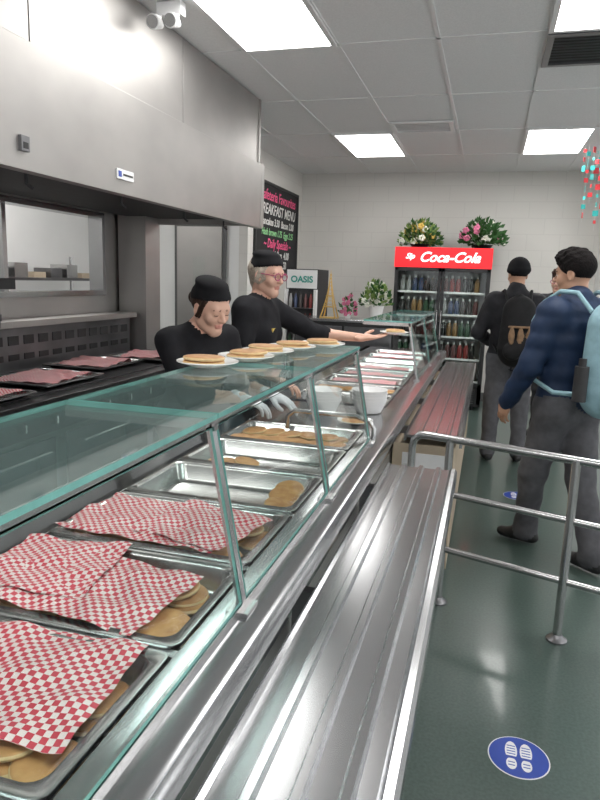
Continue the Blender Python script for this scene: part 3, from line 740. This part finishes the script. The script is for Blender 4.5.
def person(name,loc,fwd,J,top,pants,skin,sleeve_l=1.,sleeve_r=1.,bulk=1.,rib=0,w=.003,hem=None,female=False,shoe=SHOE,collar=False,vox=.013,leg=1.):
    r=math.atan2(-fwd[0],fwd[1]); M=Matrix.Translation((loc[0],loc[1],0))@Matrix.Rotation(r,4,'Z'); e=empty(name,M)
    s=SDF(); V=lambda k:np.array(J[k],float)
    pel,ch,nk=V('pelvis'),V('chest'),V('neck')
    s.cap(pel,(pel+ch)/2,.150*bulk if not female else .155*bulk,.140*bulk,top,.04,flat=((0,1,0),1.45),w=w)
    s.cap((pel+ch)/2,ch,.140*bulk,.165*bulk,top,.05,flat=((0,1,0),1.45),w=w)
    sl,sr=V('sh_l'),V('sh_r')
    s.cap(sl*.9+sr*.1,sr*.9+sl*.1,.070*bulk,.070*bulk,top,.06,w=w)
    s.cap(ch,nk,.115*bulk,.062,top,.06,flat=((0,1,0),1.3),w=w)
    if female: 
        for x in (-1,1): s.ell(ch+np.array((x*.07,.085,-.01)),(.065,.06,.065),top,.05,w=w)
    s.cap(nk,nk+(V('head')-nk)*.55,.050,.048,skin,.015)
    if collar: s.cap(nk+np.array((0,-.01,-.02)),nk+np.array((0,-.01,.045)),.085,.078,top,.03,w=w)
    for sd,slv in (('l',sleeve_l),('r',sleeve_r)):
        S_,E_,W_=V('sh_'+sd),V('el_'+sd),V('wr_'+sd); b_=bulk
        s.cap(S_,E_,.062*b_,.048*b_,top,.035,w=w)
        if slv>=1: s.cap(E_,W_,.048*b_,.037*b_,top,.02,w=w)
        else:
            mid=E_+(W_-E_)*slv; s.cap(E_,W_,.040,.026,skin,.01)
            if slv>0: s.cap(E_,mid,.050*b_,.047*b_,top,.012,w=w)
    if rib:
        for q in s.p:
            if q['m'] is top: q['rib']=rib
    for sd in ('l','r'):
        Hh,K,A=V('hip_'+sd),V('kn_'+sd),V('an_'+sd)
        s.cap(Hh,K,.095*leg,.068*leg,pants,.03,w=w); s.cap(K,A+np.array((0,0,.03)),.068*leg,.054*leg,pants,.02,w=w); s.cap(A+np.array((0,0,.05)),A+np.array((0,.0,-.0)),.058*leg,.060*leg,pants,.02,w=w)
    s.cap(V('hip_l'),V('hip_r'),.115,.115,pants,.04,bias=-.01)
    for sd in ('l','r'):
        A=V('an_'+sd); T=V('toe_'+sd)
        d=T-A; d[2]=0; d/=np.linalg.norm(d)
        heel=A-d*.045; heel[2]=A[2]-.045
        s.cap(heel,T+np.array((0,0,.006)),.040,.036,shoe,.02,flat=((0,0,1),1.15)); s.cap(A+np.array((0,0,-.01)),A+d*.08-np.array((0,0,.04)),.045,.036,shoe,.02)
    s.build('body',vox,e)
    return e,M
def base(z=0,st=.1):
    return dict(pelvis=(0,0,1.0),chest=(0,.0,1.28),neck=(0,-.01,1.46),head=(0,.02,1.62),sh_l=(-.185,-.01,1.41),sh_r=(.185,-.01,1.41),el_l=(-.24,-.03,1.12),el_r=(.24,-.03,1.12),wr_l=(-.25,.05,.87),wr_r=(.25,.05,.87),
      hip_l=(-.09,0,.92),hip_r=(.09,0,.92),kn_l=(-.11,.02,.50),kn_r=(.11,.02,.50),an_l=(-.12,-.02,.09),an_r=(.12,-.02,.09),toe_l=(-.14,.14,.036),toe_r=(.14,.14,.036))
def headM(p,yaw,pitch,roll=0,s=1.): return Matrix.Translation(p)@Matrix.Rotation(yaw,4,'Z')@Matrix.Rotation(pitch,4,'X')@Matrix.Rotation(roll,4,'Y')@Matrix.Scale(s,4)
def frame(loc,fwd):
    r=math.atan2(-fwd[0],fwd[1]); return (Matrix.Translation((loc[0],loc[1],0))@Matrix.Rotation(r,4,'Z')).inverted()

# young server looking down at the pans
loc=(-1.33,2.86); fw=(1,-.60); I=frame(loc,fw); L=lambda x,y,z: tuple(I@Vector((x,y,z)))
J=base(); J.update(pelvis=(0,-.02,.93),chest=(0,.00,1.14),neck=(0,.03,1.29),head=(0,.08,1.40),sh_l=(-.17,.02,1.245),sh_r=(.17,.02,1.245),hip_l=(-.09,-.02,.87),hip_r=(.09,-.02,.87),kn_l=(-.10,0,.48),kn_r=(.10,0,.48))
J['wr_r']=L(-1.02,2.68,1.02); J['el_r']=L(-1.25,2.60,1.02); J['wr_l']=L(-.93,2.82,1.02); J['el_l']=L(-1.16,3.0,1.02)
e,M=person('kitchen_server',loc,fw,J,SHIRT,PDK,SKIN,.35,.35,1.0,female=True)
head(e,headM((0,.12,1.405),.06,math.radians(-20),.05,1.0),SKIN,HBRN,'bun','skull',hatm=CAPM,lids=True,brow=BROW,fem=True)
R3=I.to_3x3()
hand(e,J['wr_l'],R3@Vector((1,-.1,-.35)),R3@Vector((.3,0,1)),-1,.35,GLOVE); hand(e,J['wr_r'],R3@Vector((1,.2,-.4)),R3@Vector((.3,0,1)),1,.4,GLOVE)

loc=(-1.35,3.66); fw=(1,.0); I=frame(loc,fw); L=lambda x,y,z: tuple(I@Vector((x,y,z))); R3=I.to_3x3()
J=base(); J.update(pelvis=(0,-.01,.96),chest=(0,.03,1.23),neck=(0,.05,1.40),head=(0,.09,1.55),sh_l=(-.18,.06,1.36),sh_r=(.18,.03,1.36),hip_l=(-.09,-.02,.88),hip_r=(.09,-.02,.88))
J['wr_l']=L(-.72,3.95,1.205); J['el_l']=L(-1.02,3.92,1.22); J['el_r']=L(-1.30,3.40,1.08); J['wr_r']=L(-1.08,3.38,1.0)
e,M=person('kitchen_server',loc,fw,J,SHIRT,PDK,SKIN,.15,.3,1.2,female=True)
head(e,headM((0,.10,1.565),math.radians(-18),math.radians(-8),0,1.03),SKIN,HBLD,'bob','skull',True,hatm=CAPM,brow=BROW,fem=True)
hand(e,J['wr_l'],R3@Vector((1,.75,.08)),R3@Vector((0,0,-1)),-1,.12,SKIN,thumbin=.2); hand(e,J['wr_r'],R3@Vector((1,0,-.4)),R3@Vector((0,0,1)),1,.4,SKIN)
b=B('name_badge'); b.box(.05,.10,.165,.172,1.24,1.262,BADGE); b.done(parent=e)

# student with light-blue backpack
loc=(.47,3.86); fw=(-.62,.78); I=frame(loc,fw); R3=I.to_3x3(); L=lambda x,y,z: tuple(I@Vector((x,y,z)))
J=base(); J.update(pelvis=(0,.0,.98),chest=(0,.0,1.27),neck=(0,.02,1.44),head=(0,.06,1.60),hip_l=(-.09,-.01,.90),hip_r=(.09,.0,.90),el_l=(-.27,.02,1.13),wr_l=(-.25,.20,.90),el_r=(.26,.04,1.13),wr_r=(.21,.24,.96))
J['an_l']=L(.33,4.02,.09); J['toe_l']=L(.20,4.07,.036); J['kn_l']=L(.33,3.90,.49)
J['an_r']=L(.66,3.70,.09); J['toe_r']=L(.56,3.80,.036); J['kn_r']=L(.58,3.82,.49)
e,M=person('student_with_blue_backpack',loc,fw,J,NAVY,PGREY,SKINT,bulk=1.25,rib=36,collar=True,leg=1.18)
head(e,headM((0,.055,1.62),math.radians(28),math.radians(-4)),SKINT,HBLK,'short')
hand(e,J['wr_l'],(.02,.35,-.9),(-1,0,0),-1,.35,SKINT); hand(e,J['wr_r'],(-.02,.45,-.8),(1,0,0),1,.35,SKINT)
s=SDF(); s.cap((0,-.25,1.03),(0,-.24,1.36),.155,.135,BPBLUE,.03,flat=((0,1,0),1.4)); s.cap((0,-.34,1.0),(0,-.33,1.14),.11,.10,BPBLUE,.015,flat=((0,1,0),1.8)); s.ell((0,-.24,1.47),(.03,.02,.03),BPBLUE,.01)
s.build('backpack',.011,e)
b=B('straps')
for x in (-1,1):
    b.tube([(x*.09,-.19,1.43),(x*.11,-.10,1.525),(x*.13,.0,1.53),(x*.14,.10,1.47),(x*.145,.165,1.36),(x*.15,.17,1.22),(x*.21,.06,1.05),(x*.21,-.1,1.0),(x*.12,-.2,1.0)],.013,BPBLUE,8)
b.cyl((-.19,-.26,.98),(-.19,-.26,1.16),.035,.035,DARKIN,14); b.cyl((-.19,-.26,1.16),(-.19,-.26,1.2),.02,.02,BLACK,12)
b.done(parent=e)

loc=(.225,5.95); fw=(-.12,1)
J=base(); J.update(neck=(0,.0,1.47),head=(0,.03,1.64),kn_l=(-.12,.02,.50),kn_r=(.12,.03,.50),an_l=(-.13,-.02,.09),an_r=(.13,.0,.09),el_l=(-.29,.0,1.14),el_r=(.29,.0,1.14),wr_l=(-.17,.22,1.05),wr_r=(.17,.22,1.05))
e,M=person('student_with_black_backpack',loc,fw,J,JDK,PGREY,SKINT,bulk=1.28,collar=True,leg=1.15)
head(e,headM((0,.03,1.645),math.radians(15),math.radians(-5)),SKINT,HBLK,'short','beanie',hatm=CAPM)
hand(e,J['wr_l'],(.6,.7,.1),(-.3,.3,1),-1,.5,SKINT); hand(e,J['wr_r'],(-.6,.7,.1),(.3,.3,1),1,.5,SKINT)
s=SDF(); s.cap((0,-.25,1.03),(0,-.23,1.34),.155,.135,BPBLK,.03,flat=((0,1,0),1.5)); s.cap((-.05,-.35,1.02),(.05,-.35,1.10),.075,.075,BPBLK,.015,flat=((0,1,0),1.5))
for x in (-.07,0,.07): s.ell((x,-.385,1.15),(.026,.02,.07),BPTAN,.006)
s.cap((-.09,-.36,1.22),(.09,-.36,1.22),.012,.012,BPTAN,.006); s.ell((0,-.23,1.46),(.03,.02,.03),BPBLK,.01)
s.build('backpack',.010,e)
b=B('straps')
for x in (-1,1): b.tube([(x*.09,-.18,1.42),(x*.11,-.08,1.51),(x*.12,.07,1.48),(x*.125,.16,1.35),(x*.18,.05,1.08),(x*.14,-.18,1.0)],.013,BPBLK,8)
b.done(parent=e)

J=base(); e,M=person('customer',(.68,7.1),(-.5,-1),J,JDK,PDK,SKIN,bulk=1.05)
head(e,headM((0,.02,1.6),0,0),SKIN,HBRN,'short',None,True)
hand(e,J['wr_l'],(0,.3,-1),(-1,0,0),-1,.35,SKIN); hand(e,J['wr_r'],(0,.3,-1),(1,0,0),1,.35,SKIN)

# ------------------------------------------------------------------ world + camera
w=bpy.data.worlds.new('world'); scene.world=w; w.use_nodes=True
w.node_tree.nodes['Background'].inputs[0].default_value=(.97,.98,1,1); w.node_tree.nodes['Background'].inputs[1].default_value=1.75
X=Vector((.9604,-.0823,.2662)); Yc=Vector((.2766,.1674,-.9463))
Yc.normalize(); X=(X-Yc*X.dot(Yc)).normalized(); Zc=X.cross(Yc)
R=Matrix((X,Yc,Zc)).to_4x4()
cam=bpy.data.cameras.new('camera'); co=bpy.data.objects.new('camera',cam); scene.collection.objects.link(co)
co.matrix_world=Matrix.Translation((0,0,1.55))@R
cam.sensor_fit='HORIZONTAL'; cam.sensor_width=36; cam.lens=39; cam.clip_start=.02
scene.camera=co
